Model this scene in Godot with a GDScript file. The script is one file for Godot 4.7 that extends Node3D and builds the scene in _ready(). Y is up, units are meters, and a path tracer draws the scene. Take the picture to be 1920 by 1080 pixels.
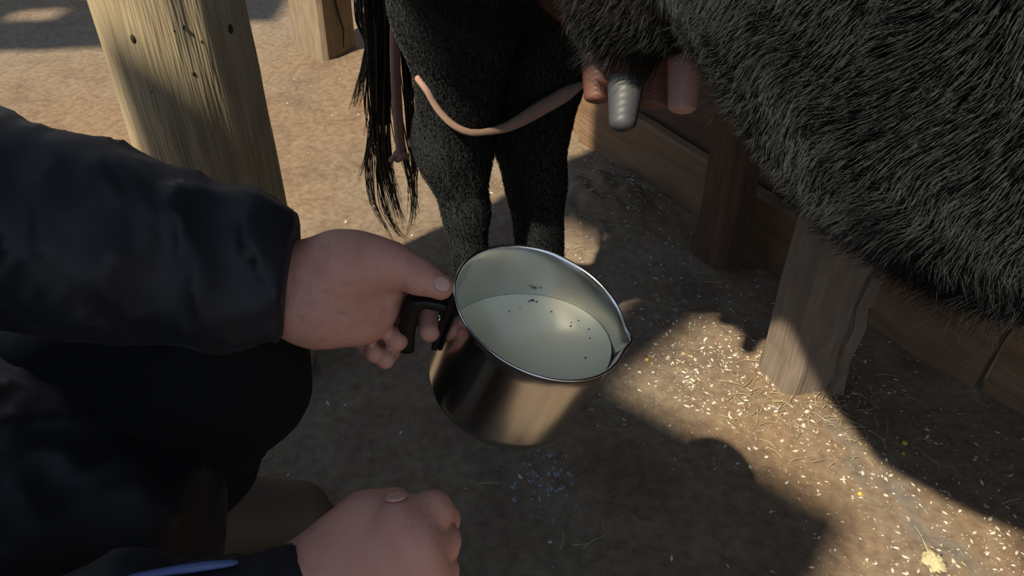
extends Node3D
# ---------------------------------------------------------------- camera numbers
const F := 1507.0
const PITCH := 37.0
const EYE := Vector3(0, 0.9, 0)
var rng := RandomNumberGenerator.new()
var used := {}

func ray(px: float, py: float) -> Vector3:
	var p := deg_to_rad(PITCH)
	var x := (px - 960.0) / F
	var y := -(py - 540.0) / F
	return Vector3(x, y * cos(p) - sin(p), -y * sin(p) - cos(p))

func at(px: float, py: float, depth: float) -> Vector3:
	return EYE + ray(px, py) * depth

func on_ground(px: float, py: float, h := 0.0) -> Vector3:
	var d := ray(px, py)
	return EYE + d * ((h - EYE.y) / d.y)

# ---------------------------------------------------------------- naming helpers
func numbered(n: String) -> String:
	if not used.has(n):
		used[n] = 0
		return n
	used[n] += 1
	return "%s_%03d" % [n, used[n]]

func thing(called: String, label: String, category: String, where := Vector3.ZERO, group := "") -> Node3D:
	var o := Node3D.new()
	o.name = numbered(called)
	add_child(o)
	o.position = where
	tag(o, label, category, group)
	return o

func tag(o: Node, label: String, category: String, group := "", kind := "") -> void:
	if label: o.set_meta("label", label)
	if category: o.set_meta("category", category)
	if group: o.set_meta("group", group)
	if kind: o.set_meta("kind", kind)

func put(called: String, mesh: Mesh, mat: Material, parent: Node = self) -> MeshInstance3D:
	var o := MeshInstance3D.new()
	o.name = numbered(called) if parent == self else called
	o.mesh = mesh
	if mat: o.material_override = mat
	o.cast_shadow = GeometryInstance3D.SHADOW_CASTING_SETTING_ON
	parent.add_child(o, true)
	return o

# ---------------------------------------------------------------- mesh helpers
func to_mesh(v: PackedVector3Array, n: PackedVector3Array, ix: PackedInt32Array, uv := PackedVector2Array(), col := PackedColorArray()) -> ArrayMesh:
	var a := []
	a.resize(Mesh.ARRAY_MAX)
	a[Mesh.ARRAY_VERTEX] = v
	if n.is_empty(): n = smooth_normals(v, ix)
	a[Mesh.ARRAY_NORMAL] = n
	if not uv.is_empty(): a[Mesh.ARRAY_TEX_UV] = uv
	if not col.is_empty(): a[Mesh.ARRAY_COLOR] = col
	a[Mesh.ARRAY_INDEX] = ix
	var m := ArrayMesh.new()
	m.add_surface_from_arrays(Mesh.PRIMITIVE_TRIANGLES, a)
	return m

func smooth_normals(v: PackedVector3Array, ix: PackedInt32Array) -> PackedVector3Array:
	var n := PackedVector3Array()
	n.resize(v.size())
	for t in range(0, ix.size(), 3):
		var a := ix[t]
		var b := ix[t + 1]
		var c := ix[t + 2]
		var f := (v[c] - v[a]).cross(v[b] - v[a])
		n[a] += f
		n[b] += f
		n[c] += f
	for i in n.size():
		n[i] = n[i].normalized() if n[i].length_squared() > 0.0 else Vector3.UP
	return n

# rings of equal count joined into a skin; uv = (around, along)
func skin(rings: Array, closed := true, caps := true, uv_scale := Vector2(1, 1)) -> ArrayMesh:
	var v := PackedVector3Array()
	var uv := PackedVector2Array()
	var ix := PackedInt32Array()
	var k: int = rings[0].size()
	var w := k + 1 if closed else k
	for r in rings.size():
		for i in w:
			v.append(rings[r][i % k])
			uv.append(Vector2(float(i) / k * uv_scale.x, float(r) / (rings.size() - 1) * uv_scale.y))
	for r in rings.size() - 1:
		for i in w - 1:
			var a := r * w + i
			ix.append_array([a, a + 1, a + w, a + 1, a + w + 1, a + w])
	# orient outward
	var n := smooth_normals(v, ix)
	var mid := Vector3.ZERO
	for p in rings[rings.size() / 2]: mid += p / k
	var r0 := (rings.size() / 2) * w
	if n[r0].dot(v[r0] - mid) < 0.0:
		for t in range(0, ix.size(), 3):
			var s := ix[t + 1]
			ix[t + 1] = ix[t + 2]
			ix[t + 2] = s
		for i in n.size(): n[i] = -n[i]
	if closed:
		for r in rings.size():
			var s := (n[r * w] + n[r * w + k]).normalized()
			n[r * w] = s
			n[r * w + k] = s
		if caps:
			for e in [0, rings.size() - 1]:
				var c := Vector3.ZERO
				for p in rings[e]: c += p / k
				var o: Vector3 = Vector3.ZERO
				for p in rings[1 if e == 0 else e - 1]: o += p / k
				var dir := (c - o).normalized()
				var base := v.size()
				v.append(c)
				n.append(dir)
				uv.append(Vector2(0.5, 0.5))
				for i in k:
					v.append(rings[e][i])
					n.append(dir)
					uv.append(Vector2(0.5 + 0.1 * cos(TAU * i / k), 0.5 + 0.1 * sin(TAU * i / k)))
				for i in k:
					var a := base + 1 + i
					var b := base + 1 + (i + 1) % k
					if (v[b] - c).cross(v[a] - c).dot(dir) > 0.0: ix.append_array([base, a, b])
					else: ix.append_array([base, b, a])
	return to_mesh(v, n, ix, uv)

func frame_of(d: Vector3) -> Array:
	var s := d.cross(Vector3.UP)
	if s.length() < 0.05: s = d.cross(Vector3.RIGHT)
	s = s.normalized()
	return [s, s.cross(d).normalized()]

func smooth_path(pts: Array, per: int) -> PackedVector3Array:
	var out := PackedVector3Array()
	for i in pts.size() - 1:
		var a: Vector3 = pts[maxi(i - 1, 0)]
		var b: Vector3 = pts[i]
		var c: Vector3 = pts[i + 1]
		var d: Vector3 = pts[mini(i + 2, pts.size() - 1)]
		for j in per: out.append(b.cubic_interpolate(c, a, d, float(j) / per))
	out.append(pts[pts.size() - 1])
	return out

func tube(path: PackedVector3Array, radii: Callable, sides := 8, flat := 1.0) -> ArrayMesh:
	var rings := []
	var s := Vector3.ZERO
	for i in path.size():
		var d := (path[mini(i + 1, path.size() - 1)] - path[maxi(i - 1, 0)]).normalized()
		if i == 0: s = frame_of(d)[0]
		s = (s - d * s.dot(d)).normalized()
		var u := s.cross(d).normalized()
		var rad: float = radii.call(float(i) / (path.size() - 1))
		var ring := PackedVector3Array()
		for k in sides:
			var t := TAU * k / sides
			ring.append(path[i] + s * cos(t) * rad + u * sin(t) * rad * flat)
		rings.append(ring)
	return skin(rings, true, true, Vector2(1, 4))

# a rough sawn beam: eight-sided section, wobbling along its length; a and b are the centres of the ends
func beam(a: Vector3, b: Vector3, across: Vector3, wide: float, thick: float, rough := 0.004, cuts := 7, seed_ := 1, top_cut := 0.0) -> ArrayMesh:
	var r := RandomNumberGenerator.new()
	r.seed = seed_
	var d := (b - a).normalized()
	across = (across - d * across.dot(d)).normalized()
	var up := d.cross(across)
	var rings := []
	var c := minf(0.012, minf(wide, thick) * 0.18)
	var prof := [Vector2(-wide / 2 + c, -thick / 2), Vector2(wide / 2 - c, -thick / 2), Vector2(wide / 2, -thick / 2 + c), Vector2(wide / 2, thick / 2 - c), Vector2(wide / 2 - c, thick / 2), Vector2(-wide / 2 + c, thick / 2), Vector2(-wide / 2, thick / 2 - c), Vector2(-wide / 2, -thick / 2 + c)]
	for i in cuts + 1:
		var t := float(i) / cuts
		var ring := PackedVector3Array()
		var ox := r.randf_range(-rough, rough)
		var oy := r.randf_range(-rough, rough)
		for q in prof:
			var e: Vector3 = a.lerp(b, t) + across * (q.x + ox + r.randf_range(-rough, rough) * 0.5) + up * (q.y + oy + r.randf_range(-rough, rough) * 0.5)
			if i == cuts: e += d * (q.x / wide) * top_cut
			ring.append(e)
		rings.append(ring)
	# flat-shaded skin
	var v := PackedVector3Array()
	var n := PackedVector3Array()
	var uv := PackedVector2Array()
	var ix := PackedInt32Array()
	var length := a.distance_to(b)
	var around := 0.0
	for k in 8:
		var w: float = prof[k].distance_to(prof[(k + 1) % 8])
		for i in cuts:
			var q := [rings[i][k], rings[i][(k + 1) % 8], rings[i + 1][(k + 1) % 8], rings[i + 1][k]]
			var f: Vector3 = (q[1] - q[0]).cross(q[3] - q[0]).normalized()
			if f.dot(q[0] - a.lerp(b, float(i) / cuts)) < 0.0: f = -f
			var o := v.size()
			for j in 4:
				v.append(q[j])
				n.append(f)
				uv.append(Vector2(around + (w if j == 1 or j == 2 else 0.0), (float(i) + (1.0 if j > 1 else 0.0)) / cuts * length))
			if (q[1] - q[0]).cross(q[2] - q[0]).dot(f) < 0.0: ix.append_array([o, o + 1, o + 2, o, o + 2, o + 3])
			else: ix.append_array([o, o + 2, o + 1, o, o + 3, o + 2])
		around += w
	for e in [0, cuts]:
		var dir := -d if e == 0 else d
		var o := v.size()
		for k in 8:
			v.append(rings[e][k])
			n.append(dir)
			uv.append(Vector2(prof[k].x, prof[k].y * 0.1))
		for k in range(1, 7):
			if (v[o + k] - v[o]).cross(v[o + k + 1] - v[o]).dot(dir) < 0.0: ix.append_array([o, o + k, o + k + 1])
			else: ix.append_array([o, o + k + 1, o + k])
	return to_mesh(v, n, ix, uv)

# ---------------------------------------------------------------- distance fields for the living shapes
class Field:
	var groups: Array = []
	var cuts: Array = []
	var wrinkle: Callable
	var has_wrinkle := false
	# bones: [[a, b, ra, rb], ...]; ys squeezes height so that sections become ovals
	func add(bones: Array, k: float, join: float, ys := 1.0) -> void:
		var bs := []
		var lo := Vector3.INF
		var hi := -Vector3.INF
		for q in bones:
			var a: Vector3 = q[0]
			var b: Vector3 = q[1]
			var r := maxf(q[2], q[3])
			for e in [a, b]:
				lo = lo.min(e - Vector3(r, r / ys, r))
				hi = hi.max(e + Vector3(r, r / ys, r))
			a.y *= ys
			b.y *= ys
			var ba := b - a
			bs.append([a, ba, 1.0 / maxf(ba.length_squared(), 1e-9), float(q[2]), float(q[3]) - float(q[2])])
		groups.append([bs, k, join, ys, (lo + hi) / 2, (hi - lo).length() / 2])
	func one(g: Array, p: Vector3) -> float:
		p.y *= g[3]
		var k: float = g[1]
		var out := 1e9
		for q in g[0]:
			var pa: Vector3 = p - q[0]
			var h := clampf(pa.dot(q[1]) * q[2], 0.0, 1.0)
			var d: float = (pa - q[1] * h).length() - q[3] - q[4] * h
			if absf(d - out) < k:
				var t := (k - absf(d - out)) / k
				out = minf(d, out) - t * t * k * 0.25
			elif d < out: out = d
		return out
	func at(p: Vector3) -> float:
		var base := one(groups[0], p)
		var out := base
		for i in range(1, groups.size()):
			var g: Array = groups[i]
			var far: float = p.distance_to(g[4]) - g[5]
			var k: float = g[2]
			if far * g[3] > out + k: continue
			var d := one(g, p)
			if absf(d - base) < k:
				var t := (k - absf(d - base)) / k
				d = minf(d, base) - t * t * k * 0.25
			out = minf(out, d)
		if has_wrinkle and absf(out) < 0.05: out += wrinkle.call(p)
		for c in cuts:
			if p.distance_to(c[0]) < c[2]: out = maxf(out, (p - c[0]).dot(c[1]))
		return out
	func normal(p: Vector3, e: float) -> Vector3:
		var n := Vector3(at(p + Vector3(e, 0, 0)) - at(p - Vector3(e, 0, 0)), at(p + Vector3(0, e, 0)) - at(p - Vector3(0, e, 0)), at(p + Vector3(0, 0, e)) - at(p - Vector3(0, 0, e)))
		return n.normalized() if n.length_squared() > 1e-20 else Vector3.UP

# surface nets; returns [vertices, normals, indices]
func nets(f: Field, lo: Vector3, hi: Vector3, cell: float) -> Array:
	var B := 5
	var nb := Vector3i(((hi - lo) / (cell * B)).ceil())
	var n := nb * B + Vector3i.ONE
	var vals := PackedFloat32Array()
	vals.resize(n.x * n.y * n.z)
	vals.fill(1e9)
	var sx := 1
	var sy := n.x
	var sz := n.x * n.y
	var active := []
	var reach := cell * B * 0.8661 * 1.35 + 0.012
	for bz in nb.z:
		for by in nb.y:
			for bx in nb.x:
				var c := lo + (Vector3(bx, by, bz) + Vector3.ONE * 0.5) * cell * B
				if absf(f.at(c)) > reach: continue
				active.append(Vector3i(bx, by, bz) * B)
	for o: Vector3i in active:
		for z in B + 1:
			for y in B + 1:
				for x in B + 1:
					var i := (o.x + x) * sx + (o.y + y) * sy + (o.z + z) * sz
					if vals[i] > 1e8: vals[i] = f.at(lo + Vector3(o.x + x, o.y + y, o.z + z) * cell)
	var ids := {}
	var v := PackedVector3Array()
	var off := PackedInt32Array([0, sx, sy, sx + sy, sz, sx + sz, sy + sz, sx + sy + sz])
	var cor := [Vector3(0, 0, 0), Vector3(1, 0, 0), Vector3(0, 1, 0), Vector3(1, 1, 0), Vector3(0, 0, 1), Vector3(1, 0, 1), Vector3(0, 1, 1), Vector3(1, 1, 1)]
	var edges := [[0, 1], [2, 3], [4, 5], [6, 7], [0, 2], [1, 3], [4, 6], [5, 7], [0, 4], [1, 5], [2, 6], [3, 7]]
	var cells := PackedInt32Array()
	for o: Vector3i in active:
		for z in B:
			for y in B:
				for x in B:
					var i := (o.x + x) * sx + (o.y + y) * sy + (o.z + z) * sz
					var neg := 0
					for k in 8: if vals[i + off[k]] < 0.0: neg += 1
					if neg == 0 or neg == 8: continue
					var sum := Vector3.ZERO
					var m := 0
					for e in edges:
						var a := vals[i + off[e[0]]]
						var b := vals[i + off[e[1]]]
						if (a < 0.0) != (b < 0.0):
							sum += cor[e[0]].lerp(cor[e[1]], a / (a - b))
							m += 1
					ids[i] = v.size()
					cells.append(i)
					v.append(lo + (Vector3(o.x + x, o.y + y, o.z + z) + sum / m) * cell)
	var ix := PackedInt32Array()
	for i in cells:
		for ax in 3:
			var s: int = [sx, sy, sz][ax]
			var p: int = [sy, sz, sx][ax]
			var q: int = [sz, sx, sy][ax]
			var a := vals[i]
			var b := vals[i + s]
			if (a < 0.0) == (b < 0.0): continue
			if not (ids.has(i - p) and ids.has(i - q) and ids.has(i - p - q)): continue
			var c0: int = ids[i]
			var c1: int = ids[i - p]
			var c2: int = ids[i - p - q]
			var c3: int = ids[i - q]
			if a < 0.0: ix.append_array([c0, c2, c1, c0, c3, c2])
			else: ix.append_array([c0, c1, c2, c0, c2, c3])
	var nn := PackedVector3Array()
	nn.resize(v.size())
	for i in v.size(): nn[i] = f.normal(v[i], cell * 0.4)
	# make the winding agree with the normals (front faces run clockwise)
	if ix.size() > 2:
		var votes := 0
		for t in range(0, ix.size(), 3):
			votes += 1 if (v[ix[t + 2]] - v[ix[t]]).cross(v[ix[t + 1]] - v[ix[t]]).dot(nn[ix[t]]) > 0.0 else -1
		if votes < 0:
			for t in range(0, ix.size(), 3):
				var w := ix[t + 1]
				ix[t + 1] = ix[t + 2]
				ix[t + 2] = w
	return [v, nn, ix]

func joined(parts: Array) -> Array:
	var v := PackedVector3Array()
	var n := PackedVector3Array()
	var ix := PackedInt32Array()
	for q in parts:
		var o := v.size()
		v.append_array(q[0])
		n.append_array(q[1])
		for i in q[2]: ix.append(i + o)
	return [v, n, ix]

# ---------------------------------------------------------------- materials
func mat(c: Color, rough := 0.9, metal := 0.0, spec := 0.5) -> StandardMaterial3D:
	var m := StandardMaterial3D.new()
	m.albedo_color = c
	m.roughness = rough
	m.metallic = metal
	m.metallic_specular = spec
	return m

func noise(freq: float, seed_: int, oct := 4, kind := FastNoiseLite.TYPE_SIMPLEX_SMOOTH) -> FastNoiseLite:
	var n := FastNoiseLite.new()
	n.noise_type = kind
	n.frequency = freq
	n.seed = seed_
	n.fractal_octaves = oct
	return n

func tex_of(img: Image) -> ImageTexture:
	img.generate_mipmaps()
	return ImageTexture.create_from_image(img)

# seamless grey noise turned into a colour ramp
func noise_tex(size: int, freq: float, seed_: int, ramp: Array, oct := 5) -> ImageTexture:
	var src := noise(freq, seed_, oct).get_seamless_image(size, size)
	var img := Image.create(size, size, false, Image.FORMAT_RGB8)
	for y in size:
		for x in size:
			var t: float = src.get_pixel(x, y).r * (ramp.size() - 1)
			var i := mini(int(t), ramp.size() - 2)
			img.set_pixel(x, y, ramp[i].lerp(ramp[i + 1], t - i))
	return tex_of(img)

func bump_tex(size: int, freq: float, seed_: int, strength: float, oct := 5) -> ImageTexture:
	var src := noise(freq, seed_, oct).get_seamless_image(size, size)
	src.convert(Image.FORMAT_RGBA8)
	src.bump_map_to_normal_map(strength)
	return tex_of(src)

# wood: fine streaks along v; returns [albedo, normal]
func wood_tex(seed_: int, dark: Color, light: Color, streak: float) -> Array:
	var w := 256
	var h := 512
	var n1 := noise(0.11 * streak, seed_, 3)
	var n2 := noise(0.02, seed_ + 1, 4)
	var n3 := noise(0.35 * streak, seed_ + 2, 2)
	var img := Image.create(w, h, false, Image.FORMAT_RGB8)
	var hm := Image.create(w, h, false, Image.FORMAT_RGBA8)
	for y in h:
		for x in w:
			var fy := absf(float(y) - h * 0.5)
			var g := 0.5 + 0.5 * n1.get_noise_2d(x, fy * 0.035)
			var b := 0.5 + 0.5 * n2.get_noise_2d(x * 1.5, fy * 0.6)
			var fine := n3.get_noise_2d(x, fy * 0.05)
			var t := clampf(g * 0.55 + b * 0.55 + fine * 0.22 - 0.05, 0.0, 1.0)
			img.set_pixel(x, y, dark.lerp(light, t))
			var e := clampf(0.5 + 0.4 * (g - 0.5) + fine * 0.45, 0, 1)
			hm.set_pixel(x, y, Color(e, e, e))
	hm.bump_map_to_normal_map(1.5)
	return [tex_of(img), tex_of(hm)]

func wood_mat(seed_: int, dark: Color, light: Color, streak := 1.0, scale := Vector3(2, 2, 1), rough := 0.85) -> StandardMaterial3D:
	var t := wood_tex(seed_, dark, light, streak)
	var m := mat(Color.WHITE, rough, 0.0, 0.3)
	m.albedo_texture = t[0]
	m.normal_enabled = true
	m.normal_texture = t[1]
	m.normal_scale = 0.8
	m.uv1_scale = scale
	return m

# ---------------------------------------------------------------- the cow's own axes
const COW := Vector3(-0.015, 0, -1.02)
const HEAD := Vector3(0.64, 0, 0.77)
const SIDE := Vector3(-0.77, 0, 0.64)

func cow(u: float, y: float, v: float) -> Vector3:
	return COW + HEAD * u + SIDE * v + Vector3.UP * y

func cow_uv(p: Vector3) -> Vector3:
	var q := p - COW
	return Vector3(q.dot(HEAD), p.y, q.dot(SIDE))

var sun_dir := Vector3(1.0, -1.91, -1.0)

func _ready() -> void:
	rng.seed = 7
	light_and_camera()
	ground()
	barn()
	var cf := cow_build()
	rope_build(cf)
	jug_build()
	person_build()
	litter()

func light_and_camera() -> void:
	var cam := Camera3D.new()
	cam.name = "camera"
	cam.fov = rad_to_deg(2.0 * atan(540.0 / F))
	cam.near = 0.02
	cam.far = 100.0
	add_child(cam)
	cam.position = EYE
	cam.rotation_degrees = Vector3(-PITCH, 0, 0)
	cam.current = true
	var sun := DirectionalLight3D.new()
	sun.name = "sun"
	sun.light_energy = 3.2
	sun.light_color = Color(1.0, 0.94, 0.84)
	sun.light_angular_distance = 1.3
	sun.shadow_enabled = true
	add_child(sun)
	sun.look_at_from_position(Vector3.ZERO, sun_dir.normalized(), Vector3.UP)
	sun.sky_mode = DirectionalLight3D.SKY_MODE_LIGHT_ONLY
	var env := Environment.new()
	var sky := Sky.new()
	var sm := ProceduralSkyMaterial.new()
	sm.sky_top_color = Color(0.55, 0.62, 0.72)
	sm.sky_horizon_color = Color(0.74, 0.76, 0.78)
	sm.ground_bottom_color = Color(0.25, 0.2, 0.16)
	sm.ground_horizon_color = Color(0.5, 0.46, 0.4)
	sm.sky_energy_multiplier = 1.4
	sm.ground_energy_multiplier = 0.2
	sky.sky_material = sm
	env.background_mode = Environment.BG_SKY
	env.sky = sky
	env.tonemap_mode = Environment.TONE_MAPPER_LINEAR
	env.tonemap_exposure = 1.0
	env.sdfgi_enabled = true
	env.ssao_enabled = true
	env.ssil_enabled = true
	var we := WorldEnvironment.new()
	we.name = "world_environment"
	we.environment = env
	add_child(we)

# ---------------------------------------------------------------- ground
var gn1: FastNoiseLite
var gn2: FastNoiseLite
func ground_y(x: float, z: float) -> float:
	var y := gn1.get_noise_2d(x, z) * 0.012 + gn2.get_noise_2d(x, z) * 0.004
	# dung and straw heaped against the base board behind the hind legs
	var q := Vector2(x - 0.20, z + 1.50)
	y += 0.05 * exp(-q.length_squared() / 0.012) * (1.0 + 0.5 * gn2.get_noise_2d(x * 2.0, z * 2.0))
	return y

func ground() -> void:
	gn1 = noise(1.6, 11, 3)
	gn2 = noise(9.0, 12, 5)
	var tint := noise(0.9, 13, 4)
	var tint2 := noise(5.0, 14, 4)
	var xs := PackedFloat32Array()
	var zs := PackedFloat32Array()
	var x := -6.0
	while x < 6.0:
		xs.append(x)
		x += 0.009 if x > -0.9 and x < 1.1 else (0.025 if x > -2.0 and x < 1.6 else 0.2)
	var z := 3.0
	while z > -9.0:
		zs.append(z)
		z -= 0.009 if z < -0.45 and z > -1.9 else (0.025 if z < 0.0 and z > -3.5 else 0.2)
	var v := PackedVector3Array()
	var c := PackedColorArray()
	var ix := PackedInt32Array()
	var tan := Color(0.175, 0.122, 0.079)
	var grey := Color(0.17, 0.137, 0.1)
	var slate := Color(0.107, 0.112, 0.109)
	var umber := Color(0.107, 0.077, 0.057)
	for j in zs.size():
		for i in xs.size():
			var p := Vector3(xs[i], 0, zs[j])
			p.y = ground_y(p.x, p.z)
			v.append(p)
			# mottled earth: redder and greyer patches all over
			var t := clampf(0.52 + 1.1 * tint.get_noise_2d(p.x, p.z) + 0.5 * tint2.get_noise_2d(p.x * 0.6, p.z * 0.6 + 5.0), 0, 1)
			var k := tan.lerp(grey, t)
			k = k.lerp(umber, clampf(tint2.get_noise_2d(p.x + 3.0, p.z) * 1.1 - 0.05, 0.0, 0.5))
			# grey streaks of slurry trodden into the floor
			var along := (p - Vector3(0.53, 0, -0.72)).dot(Vector3(0.35, 0, 0.94))
			var over := (p - Vector3(0.53, 0, -0.72)).dot(Vector3(0.94, 0, -0.35))
			var st := exp(-pow(over / 0.035, 2)) * smoothstep(-0.22, -0.1, along) * (1.0 - smoothstep(0.1, 0.22, along))
			st *= clampf(0.55 + 1.6 * tint2.get_noise_2d(over * 9.0, along * 1.5), 0, 1)
			k = k.lerp(slate, st * 0.75)
			c.append(k)
	var w := xs.size()
	for j in zs.size() - 1:
		for i in w - 1:
			var a := j * w + i
			ix.append_array([a, a + w, a + 1, a + 1, a + w, a + w + 1])
	var n := smooth_normals(v, ix)
	if n[0].y < 0:
		for i in n.size(): n[i] = -n[i]
		for k in range(0, ix.size(), 3):
			var s := ix[k + 1]
			ix[k + 1] = ix[k + 2]
			ix[k + 2] = s
	var m := mat(Color.WHITE, 0.97, 0.0, 0.25)
	m.vertex_color_use_as_albedo = true
	m.albedo_texture = noise_tex(512, 0.03, 21, [Color(0.76, 0.745, 0.73), Color(0.88, 0.87, 0.86), Color(0.95, 0.95, 0.94), Color(1, 1, 1)], 6)
	m.uv1_triplanar = true
	m.uv1_world_triplanar = true
	m.uv1_scale = Vector3(2.6, 2.6, 2.6)
	m.normal_enabled = true
	m.normal_texture = bump_tex(512, 0.05, 22, 3.0)
	m.normal_scale = 0.5
	var g := put("floor", to_mesh(v, n, ix, PackedVector2Array(), c), m)
	tag(g, "packed bare earth floor of the stall and yard", "ground", "", "structure")

# ---------------------------------------------------------------- posts and planks
func barn() -> void:
	var pale := wood_mat(31, Color(0.46, 0.41, 0.325), Color(0.66, 0.61, 0.49), 1.0, Vector3(1, 1, 1))
	var grey := wood_mat(41, Color(0.337, 0.296, 0.259), Color(0.464, 0.423, 0.373), 0.6, Vector3(4, 2, 1))
	var brown := wood_mat(51, Color(0.232, 0.178, 0.141), Color(0.365, 0.290, 0.232), 0.7, Vector3(4, 1.5, 1))
	var tanwood := wood_mat(52, Color(0.349, 0.274, 0.207), Color(0.481, 0.390, 0.299), 0.5, Vector3(3, 1.5, 1))
	# the thick stripped log
	var log_ := thing("log_post", "thick pale stripped tree trunk post standing in the earth", "post", Vector3(-0.415, 0, -1.0))
	var wob := noise(3.0, 61, 3)
	var wf := noise(40.0, 62, 2)
	var rings := []
	for i in 91:
		var y := -0.05 + 2.3 * i / 90.0
		var ring := PackedVector3Array()
		for k in 72:
			var a := TAU * k / 72
			var r := 0.0915 + 0.004 * wob.get_noise_3d(cos(a), sin(a), y) + 0.0016 * wf.get_noise_3d(cos(a) * 1.4, sin(a) * 1.4, y * 0.06) - 0.004 * y
			r -= 0.006 * (1.0 - smoothstep(0.0, 0.5, y))
			ring.append(Vector3(cos(a) * r - 0.012 * y, y, sin(a) * r))
		rings.append(ring)
	put("trunk", skin(rings, true, true, Vector2(2, 3)), pale, log_)
	# knots and pips in the log
	var dark := mat(Color(0.16, 0.12, 0.08), 0.95)
	for q in [[252, 72, 0.0045], [326, 57, 0.0025], [343, 50, 0.002], [431, 54, 0.004], [363, 138, 0.0022], [286, 170, 0.0022], [378, 78, 0.0016]]:
		var d := ray(q[0], q[1])
		# where the ray meets the log
		var best := 0.0
		var t := 0.8
		while t < 1.4:
			var p := EYE + d * t
			var cx := -0.415 - 0.012 * p.y
			if Vector2(p.x - cx, p.z + 1.0).length() < 0.0905 - 0.004 * p.y - 0.006 * (1.0 - smoothstep(0.0, 0.5, p.y)):
				best = t
				break
			t += 0.001
		if best == 0.0: continue
		var p := EYE + d * best - log_.position
		var s := SphereMesh.new()
		s.radius = q[2]
		s.height = q[2] * 2.0
		s.radial_segments = 10
		s.rings = 5
		var kn := put("knot", s, dark, log_)
		kn.position = p
		kn.scale = Vector3(1.0, 1.6, 1.0)
	# the square post far behind
	var fp := thing("square_post", "pale split square post standing in the sunlit yard", "post", Vector3(-0.57, 0, -2.41))
	put("timber", beam(Vector3(0, -0.08, 0), Vector3(0.01, 1.9, 0), Vector3(0.55, 0, -0.83), 0.14, 0.14, 0.004, 8, 5), wood_mat(71, Color(0.391, 0.341, 0.278), Color(0.528, 0.478, 0.396), 0.7, Vector3(4, 2, 1)), fp)
	var crack := PackedVector3Array()
	for i in 9: crack.append(Vector3(0.062 + 0.0055 * sin(i * 1.7), 0.02 + i * 0.05, 0.0385 - 0.0083 * sin(i * 1.7)))
	put("crack", tube(crack, func(t): return 0.0016 + 0.0022 * sin(t * PI), 5), mat(Color(0.1, 0.07, 0.05)), fp)
	# the partition of rough planks along the far side of the cow
	var wall := Node3D.new()
	wall.name = "wall_right"
	add_child(wall)
	tag(wall, "rough brown plank partition behind the cow's far side", "partition", "", "structure")
	var a0 := Vector3(0.381, 0, -1.437)
	var wd := Vector3(0.545, 0, 0.8384)
	var wn := Vector3(0.8384, 0, -0.545)
	var rows := [[0.0, 0.165, 0.0], [0.10, 0.21, 0.034], [0.305, 0.18, 0.04], [0.48, 0.19, 0.05], [0.665, 0.19, 0.04], [0.85, 0.19, 0.05]]
	var sd := 100
	for r in rows:
		for seg in [[-1.35, -0.42], [-0.41, 0.24], [0.25, 0.62], [0.63, 1.9]]:
			sd += 1
			var h: float = r[1]
			var yb: float = r[0] - (0.03 if r[0] == 0.0 else 0.0)
			var mid: float = yb + h / 2
			var back: float = r[2] + 0.012 * ((sd * 7) % 3)
			var e0: Vector3 = a0 + wd * float(seg[0]) + Vector3.UP * (mid + 0.004 * ((sd * 5) % 4)) + wn * (0.02 + back)
			var e1: Vector3 = a0 + wd * float(seg[1]) + Vector3.UP * (mid - 0.003 * ((sd * 3) % 4)) + wn * (0.02 + back)
			put("plank", beam(e0, e1, Vector3.UP, h, 0.032, 0.003, 6, sd), tanwood if r[0] == 0.0 else brown, wall)
	# plank wall and post behind the milker, and the lean-to roof beside the yard: they shade the stall
	var lw := Node3D.new()
	lw.name = "wall_left"
	add_child(lw)
	tag(lw, "brown plank wall standing behind the squatting milker", "wall", "", "structure")
	var w0 := Vector3(-1.409, 0, 0.005)
	var w1 := Vector3(-0.807, 0, 0.607)
	for i in 12:
		var yy := 0.1 + 0.2 * i
		var tilt := 0.055 if i == 11 else 0.0
		put("plank", beam(w0 + Vector3.UP * (yy - tilt), w1 + Vector3.UP * (yy + tilt * 0.33), Vector3.UP, 0.198, 0.04, 0.002, 5, 300 + i), brown, lw)
	# the stall roof: boards sloping with ragged eaves, carried by poles
	var sr := thing("stall_roof", "rough board roof over the stall and the cow", "roof", Vector3(0.2, 0, -0.4))
	var eave := [[1.08, 0.0], [1.08, 0.0], [1.0, -0.16], [1.12, -0.04], [1.12, 0.05], [0.95, 0.24], [0.8, 0.06], [0.77, 0.0], [0.8, 0.0], [0.8, 0.0], [0.8, 0.0]]
	for k in eave.size():
		var ii := -1.385 + 0.28 * k
		var a_in: float = eave[k][0] - 2.6 / 1.351
		var p0 := Vector3((ii + a_in * 1.4142) / 2.0, 2.6, (ii - a_in * 1.4142) / 2.0)
		var p1 := Vector3((ii + 2.3 * 1.4142) / 2.0, 2.62, (ii - 2.3 * 1.4142) / 2.0)
		put("board", beam(p1 - sr.position, p0 - sr.position, Vector3(0.7, 0, 0.7), 0.1985, 0.03, 0.001, 5, 400 + k, eave[k][1]), brown, sr)
	for q in [[1.05, -2.05], [0.135, 1.265], [2.25, -0.85]]:
		put("pole", beam(Vector3(q[0], -0.05, q[1]) - sr.position, Vector3(q[0], 2.58, q[1]) - sr.position, Vector3.RIGHT, 0.09, 0.09, 0.004, 6, 420), brown, sr)
	var rp := thing("roof_post", "tall brown post rising at the plank wall behind the milker", "post", Vector3(-1.17, 0, 0.32))
	put("timber", beam(Vector3(0, -0.05, 0), Vector3(0, 3.4, 0), Vector3(0.7, 0, 0.7), 0.125, 0.12, 0.004, 12, 330), brown, rp)
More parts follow.
